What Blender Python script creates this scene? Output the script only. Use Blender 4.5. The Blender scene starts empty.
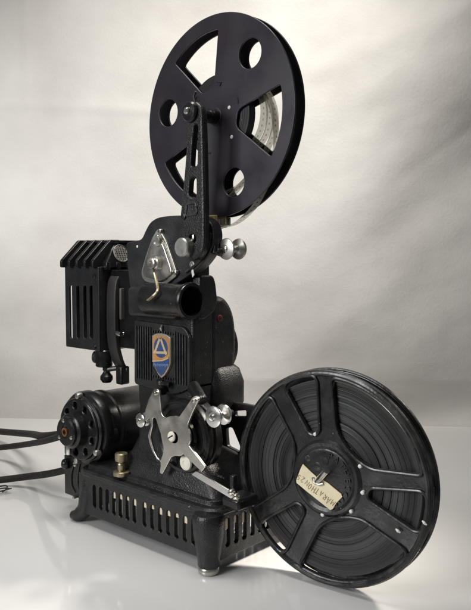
import bpy, bmesh, math, random
from mathutils import Vector, Matrix, noise as mnoise
random.seed(4)
R = math.radians
S = 0.09                       # one modelling unit = 9 cm
sc = bpy.context.scene
col = sc.collection

# ------------------------------------------------------------------ camera (fitted)
F, CX, CY = 745.65, 235.5, 305.0
YAW, PITCH = 0.73802832, 0.07028005
O = Vector((6, -5, 3.1))
_c, _s = math.cos(PITCH), math.sin(PITCH)
def _b(v): return Vector((v[0], _c*v[1]-_s*v[2], _s*v[1]+_c*v[2]))
AX = _b((math.cos(YAW), 0, -math.sin(YAW))); AY = -_b((-math.sin(YAW), 0, -math.cos(YAW))); AZ = _b((0, -1, 0))
M = Matrix((AX, AY, AZ))
def ray(px, py): return M @ Vector(((px-CX)/F, (py-CY)/F, 1))
def onY(px, py, y): d = ray(px, py); return O + d*((y-O.y)/d.y)
def onX(px, py, x): d = ray(px, py); return O + d*((x-O.x)/d.x)
def onZ(px, py, z): d = ray(px, py); return O + d*((z-O.z)/d.z)
def P(pts, y): return [(lambda q: (q.x, q.z))(onY(a, b, y)) for a, b in pts]      # side-plane (x,z)

cam = bpy.data.cameras.new('camera'); co = bpy.data.objects.new('camera', cam); col.objects.link(co)
right = M @ Vector((1, 0, 0)); up = M @ Vector((0, -1, 0)); back = M @ Vector((0, 0, -1))
co.matrix_world = Matrix.Translation(O*S) @ Matrix((right, up, back)).transposed().to_4x4()
cam.sensor_fit = 'VERTICAL'; cam.sensor_height = 24; cam.lens = F/610*24
cam.clip_start = 0.01; cam.clip_end = 50
sc.camera = co

# ------------------------------------------------------------------ materials
def mat(name, color, rough=0.5, metal=0.0, bump=0.0, bscale=900, rvar=0.1, cvar=0.0, cscale=60, speck=0.0, speckcol=(.25,.24,.22), spec=0.5, coat=0.0, dist=0.0006, smudge=0.0, wear=0.0):
    m = bpy.data.materials.new(name); m.use_nodes = True
    nt = m.node_tree; N = nt.nodes; L = nt.links; b = N['Principled BSDF']
    b.inputs['Base Color'].default_value = (*color, 1); b.inputs['Roughness'].default_value = rough
    b.inputs['Metallic'].default_value = metal; b.inputs['Specular IOR Level'].default_value = spec
    b.inputs['Coat Weight'].default_value = coat; b.inputs['Coat Roughness'].default_value = .15
    tc = N.new('ShaderNodeTexCoord')
    def noise(scale, detail=3):
        n = N.new('ShaderNodeTexNoise'); n.inputs['Scale'].default_value = scale; n.inputs['Detail'].default_value = detail
        L.new(tc.outputs['Object'], n.inputs['Vector']); return n
    n1 = noise(cscale, 5)
    mr = N.new('ShaderNodeMapRange'); mr.inputs['From Min'].default_value = .3; mr.inputs['From Max'].default_value = .7
    mr.inputs['To Min'].default_value = max(.03, rough-rvar); mr.inputs['To Max'].default_value = min(1, rough+rvar)
    L.new(n1.outputs['Fac'], mr.inputs['Value']); L.new(mr.outputs['Result'], b.inputs['Roughness'])
    last = None
    if cvar > 0:
        mx = N.new('ShaderNodeMix'); mx.data_type = 'RGBA'
        mx.inputs[6].default_value = (*[c*(1-cvar) for c in color], 1); mx.inputs[7].default_value = (*[min(1, c*(1+cvar)) for c in color], 1)
        n2 = noise(cscale*.6, 6); L.new(n2.outputs['Fac'], mx.inputs[0]); last = mx.outputs[2]
    if smudge > 0:                                   # grey rub marks where paint is worn
        n4 = noise(38, 8); r4 = N.new('ShaderNodeMapRange'); r4.inputs['From Min'].default_value = .56; r4.inputs['From Max'].default_value = .78
        r4.inputs['To Max'].default_value = smudge; L.new(n4.outputs['Fac'], r4.inputs['Value'])
        m4 = N.new('ShaderNodeMix'); m4.data_type = 'RGBA'; L.new(r4.outputs['Result'], m4.inputs[0])
        if last is not None: L.new(last, m4.inputs[6])
        else: m4.inputs[6].default_value = (*color, 1)
        m4.inputs[7].default_value = (.11, .105, .1, 1); last = m4.outputs[2]
    if speck != 0:
        n3 = noise(330, 2); r3 = N.new('ShaderNodeMapRange'); r3.inputs['From Min'].default_value = .80-speck; r3.inputs['From Max'].default_value = .86-speck
        L.new(n3.outputs['Fac'], r3.inputs['Value'])
        m3 = N.new('ShaderNodeMix'); m3.data_type = 'RGBA'; L.new(r3.outputs['Result'], m3.inputs[0])
        if last is not None: L.new(last, m3.inputs[6])
        else: m3.inputs[6].default_value = (*color, 1)
        m3.inputs[7].default_value = (*speckcol, 1); last = m3.outputs[2]
    if wear > 0:                                     # paint rubbed through along the edges
        bv = N.new('ShaderNodeBevel'); bv.samples = 4; bv.inputs['Radius'].default_value = .0011
        ge = N.new('ShaderNodeNewGeometry'); dt = N.new('ShaderNodeVectorMath'); dt.operation = 'DOT_PRODUCT'
        L.new(bv.outputs['Normal'], dt.inputs[0]); L.new(ge.outputs['Normal'], dt.inputs[1])
        r5 = N.new('ShaderNodeMapRange'); r5.inputs['From Min'].default_value = .97; r5.inputs['From Max'].default_value = .80; r5.inputs['To Max'].default_value = 1.0
        L.new(dt.outputs['Value'], r5.inputs['Value'])
        n6 = noise(140, 6); r6 = N.new('ShaderNodeMapRange'); r6.inputs['From Min'].default_value = .42; r6.inputs['From Max'].default_value = .68; r6.inputs['To Max'].default_value = wear
        L.new(n6.outputs['Fac'], r6.inputs['Value'])
        mm = N.new('ShaderNodeMath'); mm.operation = 'MULTIPLY'; L.new(r5.outputs['Result'], mm.inputs[0]); L.new(r6.outputs['Result'], mm.inputs[1])
        m6 = N.new('ShaderNodeMix'); m6.data_type = 'RGBA'; L.new(mm.outputs[0], m6.inputs[0])
        if last is not None: L.new(last, m6.inputs[6])
        else: m6.inputs[6].default_value = (*color, 1)
        m6.inputs[7].default_value = (.26, .245, .22, 1); last = m6.outputs[2]
    if last is not None: L.new(last, b.inputs['Base Color'])
    if bump > 0:
        nb = noise(bscale, 2); bp = N.new('ShaderNodeBump'); bp.inputs['Strength'].default_value = bump; bp.inputs['Distance'].default_value = dist
        L.new(nb.outputs['Fac'], bp.inputs['Height']); L.new(bp.outputs['Normal'], b.inputs['Normal'])
    return m

CRACKLE = mat('black_crackle_paint', (.012, .012, .0125), .36, bump=.75, bscale=820, rvar=.12, cvar=.4, speck=.06, smudge=.22, wear=.6)
SMOOTHB = mat('black_satin_paint', (.009, .009, .0095), .3, bump=.22, bscale=420, rvar=.12, cvar=.3, speck=.05, smudge=.14, wear=.6)
GREYB = mat('dark_grey_paint', (.017, .0175, .0185), .4, bump=.4, bscale=900, rvar=.12, cvar=.25, speck=.055, speckcol=(.3, .28, .25), smudge=.16, wear=.6)
MOTORB = mat('black_motor_enamel', (.006, .006, .007), .34, spec=.4, wear=.5, bump=.2, bscale=300, rvar=.08, speck=.02)
PURPLE = mat('worn_black_disc_enamel', (.034, .029, .037), .36, wear=.4, bump=.08, bscale=160, rvar=.12, cvar=.22, cscale=25, smudge=.12, speck=.05, speckcol=(.12, .11, .11))
REELB = mat('black_pressed_steel', (.016, .016, .0162), .29, bump=.3, bscale=300, rvar=.14, cvar=.4, speck=.06, speckcol=(.3, .28, .24), smudge=.5, wear=.6)
NICKEL = mat('worn_nickel', (.74, .71, .65), .27, 1.0, bump=.06, bscale=200, rvar=.12, cvar=.22, cscale=70)
STEEL = mat('bright_steel', (.78, .77, .74), .22, 1.0, rvar=.1, cvar=.12, cscale=120)
DULL = mat('dull_aluminium', (.5, .49, .45), .38, .9, bump=.1, bscale=300, rvar=.1, cvar=.25, cscale=90)
BRASS = mat('old_brass', (.42, .36, .24), .4, 1.0, bump=.1, bscale=300, rvar=.12, cvar=.3, cscale=120)
CREAM = mat('ivory_plastic', (.78, .74, .62), .4, cvar=.08)
WHITE = mat('chipped_white', (.8, .79, .74), .5, cvar=.1)
DARK = mat('deep_black', (.004, .004, .004), .6)
RUBBER = mat('black_rubber', (.012, .012, .012), .55, bump=.3, bscale=500, rvar=.1)
PAPER = mat('aged_paper_label', (.82, .71, .48), .75, bump=.6, bscale=110, dist=.0015, cvar=.24, cscale=70, speck=.1, speckcol=(.5, .38, .2))
INK = mat('brown_ink', (.26, .19, .12), .7)
ORANGE = mat('orange_enamel', (.50, .24, .08), .42, cvar=.35, cscale=150, speck=.08, speckcol=(.4, .3, .2))
BLUE = mat('blue_enamel', (.04, .075, .2), .4, cvar=.4, cscale=150, speck=.08, speckcol=(.12, .16, .3))
PALEBLUE = mat('pale_blue_lettering', (.22, .32, .55), .4)
SILVERP = mat('tarnished_rim', (.46, .41, .31), .42, .5, cvar=.3, cscale=150)
REDP = mat('red_paint', (.35, .03, .03), .5)
COPPER = mat('copper_bushing', (.5, .24, .09), .4, .9)
GLASS = mat('dark_lens_glass', (.006, .007, .012), .08, spec=.8)
CLOTHCORD = mat('braided_cord', (.014, .013, .013), .7, bump=1.0, bscale=520, dist=.0012, cvar=.5, cscale=300, speck=.1, speckcol=(.13,.125,.115))

def film_mat():            # wound film: concentric dull grey rings
    m = bpy.data.materials.new('wound_film_edges'); m.use_nodes = True
    nt = m.node_tree; N = nt.nodes; L = nt.links; b = N['Principled BSDF']
    tc = N.new('ShaderNodeTexCoord'); sp = N.new('ShaderNodeSeparateXYZ'); L.new(tc.outputs['Object'], sp.inputs[0])
    cb = N.new('ShaderNodeCombineXYZ'); L.new(sp.outputs['X'], cb.inputs['X']); L.new(sp.outputs['Z'], cb.inputs['Y'])
    ln = N.new('ShaderNodeVectorMath'); ln.operation = 'LENGTH'; L.new(cb.outputs[0], ln.inputs[0])
    def rings(scale, detail):
        n = N.new('ShaderNodeTexNoise'); n.noise_dimensions = '1D'; n.inputs['Detail'].default_value = detail; n.inputs['Scale'].default_value = scale
        L.new(ln.outputs['Value'], n.inputs['W']); return n
    a = rings(75, 9); c = rings(900, 2)
    # slow drift round the roll so the rings are not perfectly even
    nz = N.new('ShaderNodeTexNoise'); nz.inputs['Scale'].default_value = 22; L.new(tc.outputs['Object'], nz.inputs['Vector'])
    ad = N.new('ShaderNodeMath'); ad.operation = 'MULTIPLY'; L.new(a.outputs['Fac'], ad.inputs[0]); None
    cr = N.new('ShaderNodeValToRGB'); e = cr.color_ramp.elements
    e[0].position = .40; e[0].color = (.006, .006, .0065, 1); e[1].position = .62; e[1].color = (.05, .051, .05, 1)
    ma = N.new('ShaderNodeMath'); ma.operation = 'MULTIPLY_ADD'; ma.inputs[1].default_value = .5; ma.inputs[2].default_value = .74; L.new(nz.outputs['Fac'], ma.inputs[0]); L.new(ma.outputs[0], ad.inputs[1]); L.new(ad.outputs[0], cr.inputs[0]); L.new(cr.outputs[0], b.inputs['Base Color'])
    b.inputs['Roughness'].default_value = .42
    s = N.new('ShaderNodeMath'); s.operation = 'ADD'; L.new(a.outputs['Fac'], s.inputs[0])
    h = N.new('ShaderNodeMath'); h.operation = 'MULTIPLY'; h.inputs[1].default_value = .16; L.new(c.outputs['Fac'], h.inputs[0]); L.new(h.outputs[0], s.inputs[1])
    bp = N.new('ShaderNodeBump'); bp.inputs['Strength'].default_value = .6; bp.inputs['Distance'].default_value = .0016
    L.new(s.outputs[0], bp.inputs['Height']); L.new(bp.outputs['Normal'], b.inputs['Normal'])
    return m
FILMROLL = film_mat()

def strip_mat():           # loose film: grey, half clear, with a row of perforations along the middle
    m = bpy.data.materials.new('grey_translucent_film'); m.use_nodes = True
    nt = m.node_tree; N = nt.nodes; L = nt.links; b = N['Principled BSDF']
    uv = N.new('ShaderNodeUVMap'); sp = N.new('ShaderNodeSeparateXYZ'); L.new(uv.outputs[0], sp.inputs[0])
    fr = N.new('ShaderNodeMath'); fr.operation = 'FRACT'; L.new(sp.outputs['X'], fr.inputs[0])
    g1 = N.new('ShaderNodeMath'); g1.operation = 'LESS_THAN'; g1.inputs[1].default_value = .36; L.new(fr.outputs[0], g1.inputs[0])
    ab = N.new('ShaderNodeMath'); ab.operation = 'SUBTRACT'; ab.inputs[1].default_value = .5; L.new(sp.outputs['Y'], ab.inputs[0])
    a2 = N.new('ShaderNodeMath'); a2.operation = 'ABSOLUTE'; L.new(ab.outputs[0], a2.inputs[0])
    g2 = N.new('ShaderNodeMath'); g2.operation = 'LESS_THAN'; g2.inputs[1].default_value = .1; L.new(a2.outputs[0], g2.inputs[0])
    mu = N.new('ShaderNodeMath'); mu.operation = 'MULTIPLY'; L.new(g1.outputs[0], mu.inputs[0]); L.new(g2.outputs[0], mu.inputs[1])
    mx = N.new('ShaderNodeMix'); mx.data_type = 'RGBA'; mx.inputs[6].default_value = (.62, .6, .53, 1); mx.inputs[7].default_value = (.22, .21, .19, 1)
    L.new(mu.outputs[0], mx.inputs[0]); L.new(mx.outputs[2], b.inputs['Base Color'])
    b.inputs['Roughness'].default_value = .25; b.inputs['Transmission Weight'].default_value = .5; b.inputs['IOR'].default_value = 1.1
    return m
STRIP = strip_mat()

# ------------------------------------------------------------------ object helpers
def thing(name, label, cat, loc, rotz=0, group=None):
    o = bpy.data.objects.new(name, None); col.objects.link(o); o.empty_display_size = .02
    o.location = Vector(loc)*S; o.rotation_euler = (0, 0, rotz)
    o['label'] = label; o['category'] = cat
    if group: o['group'] = group
    return o
def frame(o):
    m = Matrix.Identity(4)
    while o is not None:
        m = Matrix.LocRotScale(o.location, o.rotation_euler, None) @ m; o = o.parent
    return m
def finish(name, me, m, parent, ang=32):
    fl_ = [p.use_smooth for p in me.polygons]; me.set_sharp_from_angle(angle=R(ang)); me.polygons.foreach_set('use_smooth', fl_)
    if m is not None:
        me.materials.clear(); me.materials.append(m)
    me.name = name
    o = bpy.data.objects.new(name, me); col.objects.link(o)
    if parent is not None:
        me.transform(frame(parent).inverted()); o.parent = parent
    return o

class MB:
    """collects shapes given in scene units, then builds one mesh"""
    def __init__(s): s.bm = bmesh.new()
    def add(s, me_or_bm, mx=None, flat=False):
        if isinstance(me_or_bm, bmesh.types.BMesh):
            t = bpy.data.meshes.new('t'); me_or_bm.to_mesh(t); me_or_bm.free()
        else: t = me_or_bm
        if not flat:
            for p in t.polygons: p.use_smooth = True
        if mx is not None: t.transform(mx)
        s.bm.from_mesh(t); bpy.data.meshes.remove(t); return s
    def box(s, a, b, bev=.012, seg=2):
        t = bmesh.new(); bmesh.ops.create_cube(t, size=1)
        c = [(a[i]+b[i])/2 for i in range(3)]; d = [abs(b[i]-a[i]) for i in range(3)]
        for v in t.verts: v.co = Vector((c[0]+v.co.x*d[0], c[1]+v.co.y*d[1], c[2]+v.co.z*d[2]))
        if bev: bmesh.ops.bevel(t, geom=t.edges[:], offset=min(bev, min(d)*.45), segments=seg, affect='EDGES', profile=.5)
        t.normal_update()
        for f in t.faces: f.smooth = max(abs(c) for c in f.normal) < .999
        return s.add(t, None, True)
    def lathe(s, prof, o, d, seg=48, sx=1.0):
        """prof: (radius, distance along d from o)"""
        d = Vector(d).normalized(); q = d.to_track_quat('Z', 'Y').to_matrix(); o = Vector(o)
        t = bmesh.new(); rings = []
        for r, h in prof:
            if r < 1e-6: rings.append([t.verts.new(o+d*h)]); continue
            rings.append([t.verts.new(o + q @ Vector((r*math.cos(2*math.pi*k/seg), r*math.sin(2*math.pi*k/seg), h))) for k in range(seg)])
        for A, B in zip(rings, rings[1:]):
            for k in range(seg):
                a = [A[k % len(A)], A[(k+1) % len(A)], B[(k+1) % len(B)], B[k % len(B)]]
                u = []
                [u.append(x) for x in a if x not in u]
                if len(u) > 2: t.faces.new(u)
        if len(rings[0]) > 1 and False: t.faces.new(rings[0])
        bmesh.ops.recalc_face_normals(t, faces=t.faces[:])
        return s.add(t)
    def cyl(s, o, d, r, h, bev=.01, seg=40):
        bev = min(bev, r*.4, abs(h)*.4)
        return s.lathe([(0, 0), (r-bev, 0), (r-bev*.3, bev*.3), (r, bev), (r, h-bev), (r-bev*.3, h-bev*.3), (r-bev, h), (0, h)], o, d, seg)
    def plate(s, outer, holes=(), y=0, t=.03, bev=.006, axis='Y'):
        """flat plate cut with holes. axis Y: points are (x,z), face towards -Y at y. axis X: points (y,z), face towards +X at y"""
        cu = bpy.data.curves.new('c', 'CURVE'); cu.dimensions = '2D'; cu.fill_mode = 'BOTH'
        bev = min(bev, t*.45)
        for pts in [outer]+list(holes):
            sp = cu.splines.new('POLY'); sp.points.add(len(pts)-1); sp.use_cyclic_u = True
            for k, p in enumerate(pts): sp.points[k].co = (p[0], p[1], 0, 1)
        cu.extrude = t/2-bev; cu.bevel_depth = bev; cu.bevel_resolution = 2; cu.offset = -bev
        ob = bpy.data.objects.new('c', cu); col.objects.link(ob)
        me = bpy.data.meshes.new_from_object(ob.evaluated_get(bpy.context.evaluated_depsgraph_get()))
        bpy.data.objects.remove(ob); bpy.data.curves.remove(cu)
        if axis == 'Y': mx = Matrix(((1, 0, 0, 0), (0, 0, -1, y+t/2), (0, 1, 0, 0), (0, 0, 0, 1)))
        elif axis == 'X': mx = Matrix(((0, 0, 1, y-t/2), (1, 0, 0, 0), (0, 1, 0, 0), (0, 0, 0, 1)))
        else: mx = Matrix.Translation((0, 0, y-t/2))
        t_ = bmesh.new(); t_.from_mesh(me); bpy.data.meshes.remove(me)
        bmesh.ops.remove_doubles(t_, verts=t_.verts[:], dist=1e-5); t_.normal_update()
        for f in t_.faces: f.smooth = abs(f.normal.z) < .995
        return s.add(t_, mx, True)
    def tube(s, pts, r, seg=10, closed=False, flat=None):
        pts = [Vector(p) for p in pts]; n = len(pts); t = bmesh.new(); rings = []; up = None
        for i, p in enumerate(pts):
            a = pts[i-1] if (i or closed) else pts[i]; b = pts[(i+1) % n] if (i < n-1 or closed) else pts[i]
            d = (b-a).normalized()
            if up is None:
                up = Vector((0, 0, 1)) if abs(d.z) < .9 else Vector((1, 0, 0))
            x = d.cross(up).normalized(); up = x.cross(d).normalized()
            rr = r[i] if isinstance(r, (list, tuple)) else r
            ring = []
            for k in range(seg):
                an = 2*math.pi*k/seg
                ring.append(t.verts.new(p + x*rr*math.cos(an) + up*rr*math.sin(an)*(1 if flat is None else flat)))
            rings.append(ring)
        m = n if closed else n-1
        for i in range(m):
            A, B = rings[i], rings[(i+1) % n]
            for k in range(seg): t.faces.new((A[k], A[(k+1) % seg], B[(k+1) % seg], B[k]))
        if not closed:
            t.faces.new(rings[0][::-1]); t.faces.new(rings[-1])
        bmesh.ops.recalc_face_normals(t, faces=t.faces[:])
        return s.add(t)
    def loft(s, secs, seg=6):
        """rounded-rectangle sections: (x0,x1,y0,y1,radius,z)"""
        t = bmesh.new(); rings = []
        for x0, x1, y0, y1, r, z in secs:
            ring = []
            for cx_, cy_, a0 in ((x1-r, y1-r, 0), (x0+r, y1-r, 90), (x0+r, y0+r, 180), (x1-r, y0+r, 270)):
                for k in range(seg+1):
                    a = R(a0+90*k/seg); ring.append(t.verts.new((cx_+r*math.cos(a), cy_+r*math.sin(a), z)))
            rings.append(ring)
        n = len(rings[0])
        for A, B in zip(rings, rings[1:]):
            for k in range(n): t.faces.new((A[k], A[(k+1) % n], B[(k+1) % n], B[k]))
        t.faces.new(rings[0][::-1]); t.faces.new(rings[-1])
        return s.add(t)
    def build(s, name, m, parent=None, ang=32):
        me = bpy.data.meshes.new(name); s.bm.to_mesh(me); s.bm.free()
        me.transform(Matrix.Scale(S, 4))
        return finish(name, me, m, parent, ang)

def rnd(pts, r, n=5):
    """round the corners of a polygon; r one radius or one per point"""
    out = []; N_ = len(pts)
    for i in range(N_):
        p = Vector(pts[i]); a = Vector(pts[i-1]); b = Vector(pts[(i+1) % N_])
        rr = r[i] if isinstance(r, (list, tuple)) else r
        da, db = a-p, b-p
        l = min(rr, da.length*.49, db.length*.49)
        if l < 1e-5: out.append(tuple(p)); continue
        A = p+da.normalized()*l; B = p+db.normalized()*l
        for k in range(n+1):
            u = k/n; out.append(tuple(A*(1-u)**2 + p*2*u*(1-u) + B*u*u))
    return out
def smooth(pts, n=6, closed=True):
    """Catmull-Rom through points of any dimension"""
    pts = [Vector(p) for p in pts]; out = []; N_ = len(pts)
    for i in range(N_ if closed else N_-1):
        if closed: a, b, c, d = pts[i-1], pts[i], pts[(i+1) % N_], pts[(i+2) % N_]
        else: a, b, c, d = pts[max(i-1, 0)], pts[i], pts[i+1], pts[min(i+2, N_-1)]
        for k in range(n):
            t = k/n
            out.append(tuple(.5*((2*b)+(c-a)*t+(2*a-5*b+4*c-d)*t*t+(3*b-a-3*c+d)*t**3)))
    if not closed: out.append(tuple(pts[-1]))
    return out
def circle(c, r, n=32): return [(c[0]+r*math.cos(2*math.pi*k/n), c[1]+r*math.sin(2*math.pi*k/n)) for k in range(n)]
def slot(x, z0, z1, w, n=6):
    r = w/2; return [(x+r*math.cos(R(180*k/n)), z1-r+r*math.sin(R(180*k/n))) for k in range(n+1)] + [(x+r*math.cos(R(180+180*k/n)), z0+r+r*math.sin(R(180+180*k/n))) for k in range(n+1)]
NY = (0, -1, 0)
def screw(name, p, r, h, m, parent, d=NY, slotm=True):
    """slotted round-head screw, head rising by h from p"""
    b = MB(); d = Vector(d).normalized(); p = Vector(p)
    b.lathe([(r, -.02), (r, h*.45), (r*.82, h*.85), (r*.4, h), (0, h)], p, d, 20)
    o = b.build(name, m, parent)
    if slotm:
        q = d.to_track_quat('Z', 'Y').to_matrix(); a = random.uniform(0, 3.1)
        u = q @ Vector((math.cos(a), math.sin(a), 0)); w = q @ Vector((-math.sin(a), math.cos(a), 0))
        sb = bmesh.new(); bmesh.ops.create_cube(sb, size=1)
        for v in sb.verts: v.co = p + d*(h*.93+v.co.z*h*.2) + u*v.co.x*r*1.5 + w*v.co.y*r*.26
        MB().add(sb).build('screw_slot', DARK, o)
    return o
def text_mesh(txt, size, ext=.004, shear=0.0):
    cu = bpy.data.curves.new('f', 'FONT'); cu.body = txt; cu.size = size; cu.extrude = ext; cu.align_x = 'CENTER'; cu.align_y = 'CENTER'; cu.shear = shear
    ob = bpy.data.objects.new('f', cu); col.objects.link(ob)
    me = bpy.data.meshes.new_from_object(ob.evaluated_get(bpy.context.evaluated_depsgraph_get()))
    bpy.data.objects.remove(ob); bpy.data.curves.remove(cu)
    return me
def side_mx(x, y, z, ang=0):     # text/flat local XY -> side plane facing -Y
    return Matrix.Translation((x, y, z)) @ Matrix.Rotation(R(90), 4, 'X') @ Matrix.Rotation(ang, 4, 'Z')

# ================================================================== THE PROJECTOR
pj = thing('film_projector', 'black cast metal film projector on slotted base with orange and blue shield badge', 'projector', (0, .6, 0))

# ---- base
b = MB()
sx1 = [onY(px, 490, 0).x for px in (94, 100.2, 106.6, 113.3, 120, 127, 134)]
sx2 = [onY(px, 510, 0).x for px in (144.2, 151.9, 160.1, 168.6, 176.5, 184.8, 193.3)]
s1 = [sx1[0]+(sx1[-1]-sx1[0])*k/6 for k in range(7)]; s2 = [sx2[0]+(sx2[-1]-sx2[0])*k/6 for k in range(7)]
holes = [slot(x, .235, .5, .06) for x in s1+s2]
b.plate(rnd([(-.98, .13), (1.06, .13), (1.06, .595), (-.98, .595)], .02), holes, y=0, t=.05, bev=.008)
b.plate(rnd([(-.98, .13), (1.06, .13), (1.06, .595), (-.98, .595)], .02), holes, y=1.28, t=.05, bev=.008)
xh = [slot(.2+.122*k, .235, .525, .06) for k in range(8)]
b.plate(rnd([(.06, .13), (1.27, .13), (1.27, .595), (.06, .595)], .02), xh, y=1.17, t=.05, bev=.008, axis='X')
b.plate(rnd([(.06, .13), (1.27, .13), (1.27, .595), (.06, .595)], .02), (), y=-.93, t=.05, bev=.008, axis='X')
b.loft([(-1.0, 1.19, -.02, 1.35, .16, .575), (-1.01, 1.2, -.03, 1.36, .17, .59), (-1.01, 1.2, -.03, 1.36, .17, .625), (-.99, 1.18, -.01, 1.34, .16, .645), (-.95, 1.13, .05, 1.3, .13, .65),
        (-.94, 1.12, .06, 1.29, .12, .69), (-.92, 1.1, .08, 1.27, .12, .705)])
base = b.build('base', CRACKLE, pj)
b = MB()            # pale blocks added in the slots, standing in for light shining through
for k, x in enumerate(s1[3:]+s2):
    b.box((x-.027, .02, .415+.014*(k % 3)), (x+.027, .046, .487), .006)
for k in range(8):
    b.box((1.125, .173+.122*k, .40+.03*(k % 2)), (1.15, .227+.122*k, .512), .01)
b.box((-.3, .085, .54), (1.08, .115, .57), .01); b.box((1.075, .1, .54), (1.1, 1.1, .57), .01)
inner = b.build('slot_light_block', mat('pale_slot_light', (.72, .62, .45), .5, cvar=.3), base)
def leg(x, y, ang=0):
    b = MB()
    b.lathe([(0, .07), (.1, .07), (.108, .085), (.112, .16), (.13, .27), (.152, .4), (.158, .5), (.156, .565), (.14, .592), (.1, .6), (0, .605)], (x, y, 0), (0, 0, 1), 40)
    l = b.build('leg', CRACKLE, pj)
    b = MB(); b.lathe([(0, 0), (.085, 0), (.1, .012), (.106, .035), (.1, .06), (.09, .075), (0, .08)], (x, y, 0), (0, 0, 1), 36)
    b.build('foot_cap', DULL, l)
    return l
l = leg(1.075, .03)
screw('screw', (1.075, .03, .6), .05, .012, SMOOTHB, l, (0, 0, 1))
leg(1.075, 1.28)
def rear_leg(y, sgn):
    b = MB()
    pts = [(-.88, y+.06*sgn, .5), (-.9, y+.02*sgn, .3), (-.94, y-.0*sgn, .16), (-1.02, y-.03*sgn, .075), (-1.08, y-.04*sgn, .055), (-1.13, y-.045*sgn, .05)]
    b.tube(smooth(pts, 5, False), [.125-.078*min(1, (k/25)**1.1) for k in range(26)], 18)
    return b.build('leg', CRACKLE, pj)
rear_leg(.06, 1); rear_leg(1.25, -1)

# deck fittings
q = onZ(121.5, 474, .70)
b = MB(); b.lathe([(0, -.01), (.09, -.01), (.09, .03), (.075, .04), (.042, .045), (.042, .1), (.05, .11), (.045, .125), (.036, .13), (.036, .145), (0, .145)], q, (0, 0, 1), 24)
n = b.build('clamp_screw', BRASS, pj)
b = MB(); b.lathe([(0, .145), (.062, .145), (.07, .152), (.07, .225), (.06, .236), (0, .24)], q, (0, 0, 1), 24)
b.build('knurled_head', BRASS, n)

# ---- motor
mc = (-1.05, 1.065)
b = MB()
b.lathe([(0, 0), (.37, 0), (.415, .015), (.43, .04), (.43, .12), (.41, .13), (.395, .14), (.395, .25), (.41, .27), (.41, .30), (.39, .32), (.385, 1.1), (.36, 1.16), (.3, 1.2), (0, 1.2)], (mc[0], .12, mc[1]), (0, 1, 0), 72)
b.box((-1.2, .35, .66), (-.85, 1.2, .8), .02)
motor = b.build('motor', MOTORB, pj)
hh = [circle((mc[0]+.275*math.cos(R(20+40*k)), mc[1]+.275*math.sin(R(20+40*k))), .042, 20) for k in range(9)]
b = MB(); b.plate(circle(mc, .36, 64), hh, y=.045, t=.06, bev=.018)
b.lathe([(.36, 0), (.385, .01), (.385, .06)], (mc[0], .08, mc[1]), (0, 1, 0), 64)
cap = b.build('end_cap', SMOOTHB, motor)
b = MB(); b.cyl((mc[0], .11, mc[1]), (0, -1, 0), .34, .012, .002, 48); b.build('vent_backing', DARK, motor)
b = MB(); b.lathe([(.2, -.09), (.2, .03), (.185, .045), (.17, .05), (.17, .085), (.155, .1), (.08, .1), (.075, .088), (0, .088)], (mc[0], -.03, mc[1]), NY, 40)
hub = b.build('hub', SMOOTHB, motor)
b = MB(); b.lathe([(.05, 0), (.05, .03), (.03, .03), (.03, .0)], (mc[0], -.11, mc[1]), NY, 24); b.build('bushing', COPPER, motor)
for a in (100, 215, 340):
    screw('screw', (mc[0]+.13*math.cos(R(a)), -.13, mc[1]+.13*math.sin(R(a))), .022, .014, NICKEL, motor, slotm=False)
for a in (92, 325, 262):
    screw('bolt', (mc[0]+.385*math.cos(R(a)), .09, mc[1]+.385*math.sin(R(a))), .04, .05, DULL, motor, slotm=False)
b = MB(); lp = onY(107, 435, .2)
b.lathe([(.085, -.1), (.085, .03), (.075, .04), (.05, .04), (.045, .02), (0, .02)], lp, NY, 28); b.build('lug', SMOOTHB, motor)
b = MB(); lp = onY(68.5, 449.5, -.02); b.cyl((lp.x, lp.y, lp.z-.06), (0, 0, 1), .032, .12, .006, 20); b.build('terminal_pin', STEEL, motor)

# ---- terminal box behind the rear leg
b = MB()
b.box((-1.51, .17, .18), (-1.0, .62, .66), .012)
b.box((-1.51, .17, .66), (-1.2, .5, .98), .02)
tb = b.build('terminal_box', SMOOTHB, pj)
b = MB()
arc = [(-1.24+.0*k, .0, 0) for k in range(1)]
pts = smooth(P([(73.5, 463), (70.5, 473), (70.5, 485), (74, 493)], .15), 6, False)
b.tube([(x, .165, z) for x, z in pts], .012, 8); b.build('cover_edge', GREYB, tb)
b = MB(); pts = smooth(P([(79, 462), (77, 474), (77, 486), (80, 495)], .15), 6, False)
b.tube([(x, .165, z) for x, z in pts], .014, 8); b.build('cover_edge', GREYB, tb)
for px, py, r in ((76, 464, .035), (75, 497, .02)):
    p = onY(px, py, .16); screw('screw', p, r, .03, DULL, tb)
p = onY(63, 464, .12); b = MB(); b.lathe([(0, 0), (.05, 0), (.062, .02), (.062, .06), (.05, .08), (0, .085)], (p.x+.05, p.y+.05, p.z), (-.8, -.5, 0), 20); b.build('knob', SMOOTHB, tb)

# ---- pedestal + body casting
b = MB()
b.loft([(-.62, 1.12, .1, 1.2, .1, .69), (-.45, 1.08, .12, 1.15, .12, .78), (-.3, .92, .16, .85, .12, .93), (-.22, .72, .2, .62, .12, 1.1), (-.22, .64, .23, .56, .1, 1.42), (-.24, .66, .24, .95, .08, 1.55), (-.24, .66, .24, .98, .08, 1.62), (-.24, .66, .24, .98, .06, 1.75)])
body = b.build('body', CRACKLE, pj, 40)
b = MB()
b.box((-.24, .24, 1.7), (.66, .53, 2.5), .03, 3)
b.box((-.27, .3, 2.45), (.63, .52, 3.2), .03, 3)
b.box((-.24, .5, 1.7), (.45, .95, 2.45), .04, 3)
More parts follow.
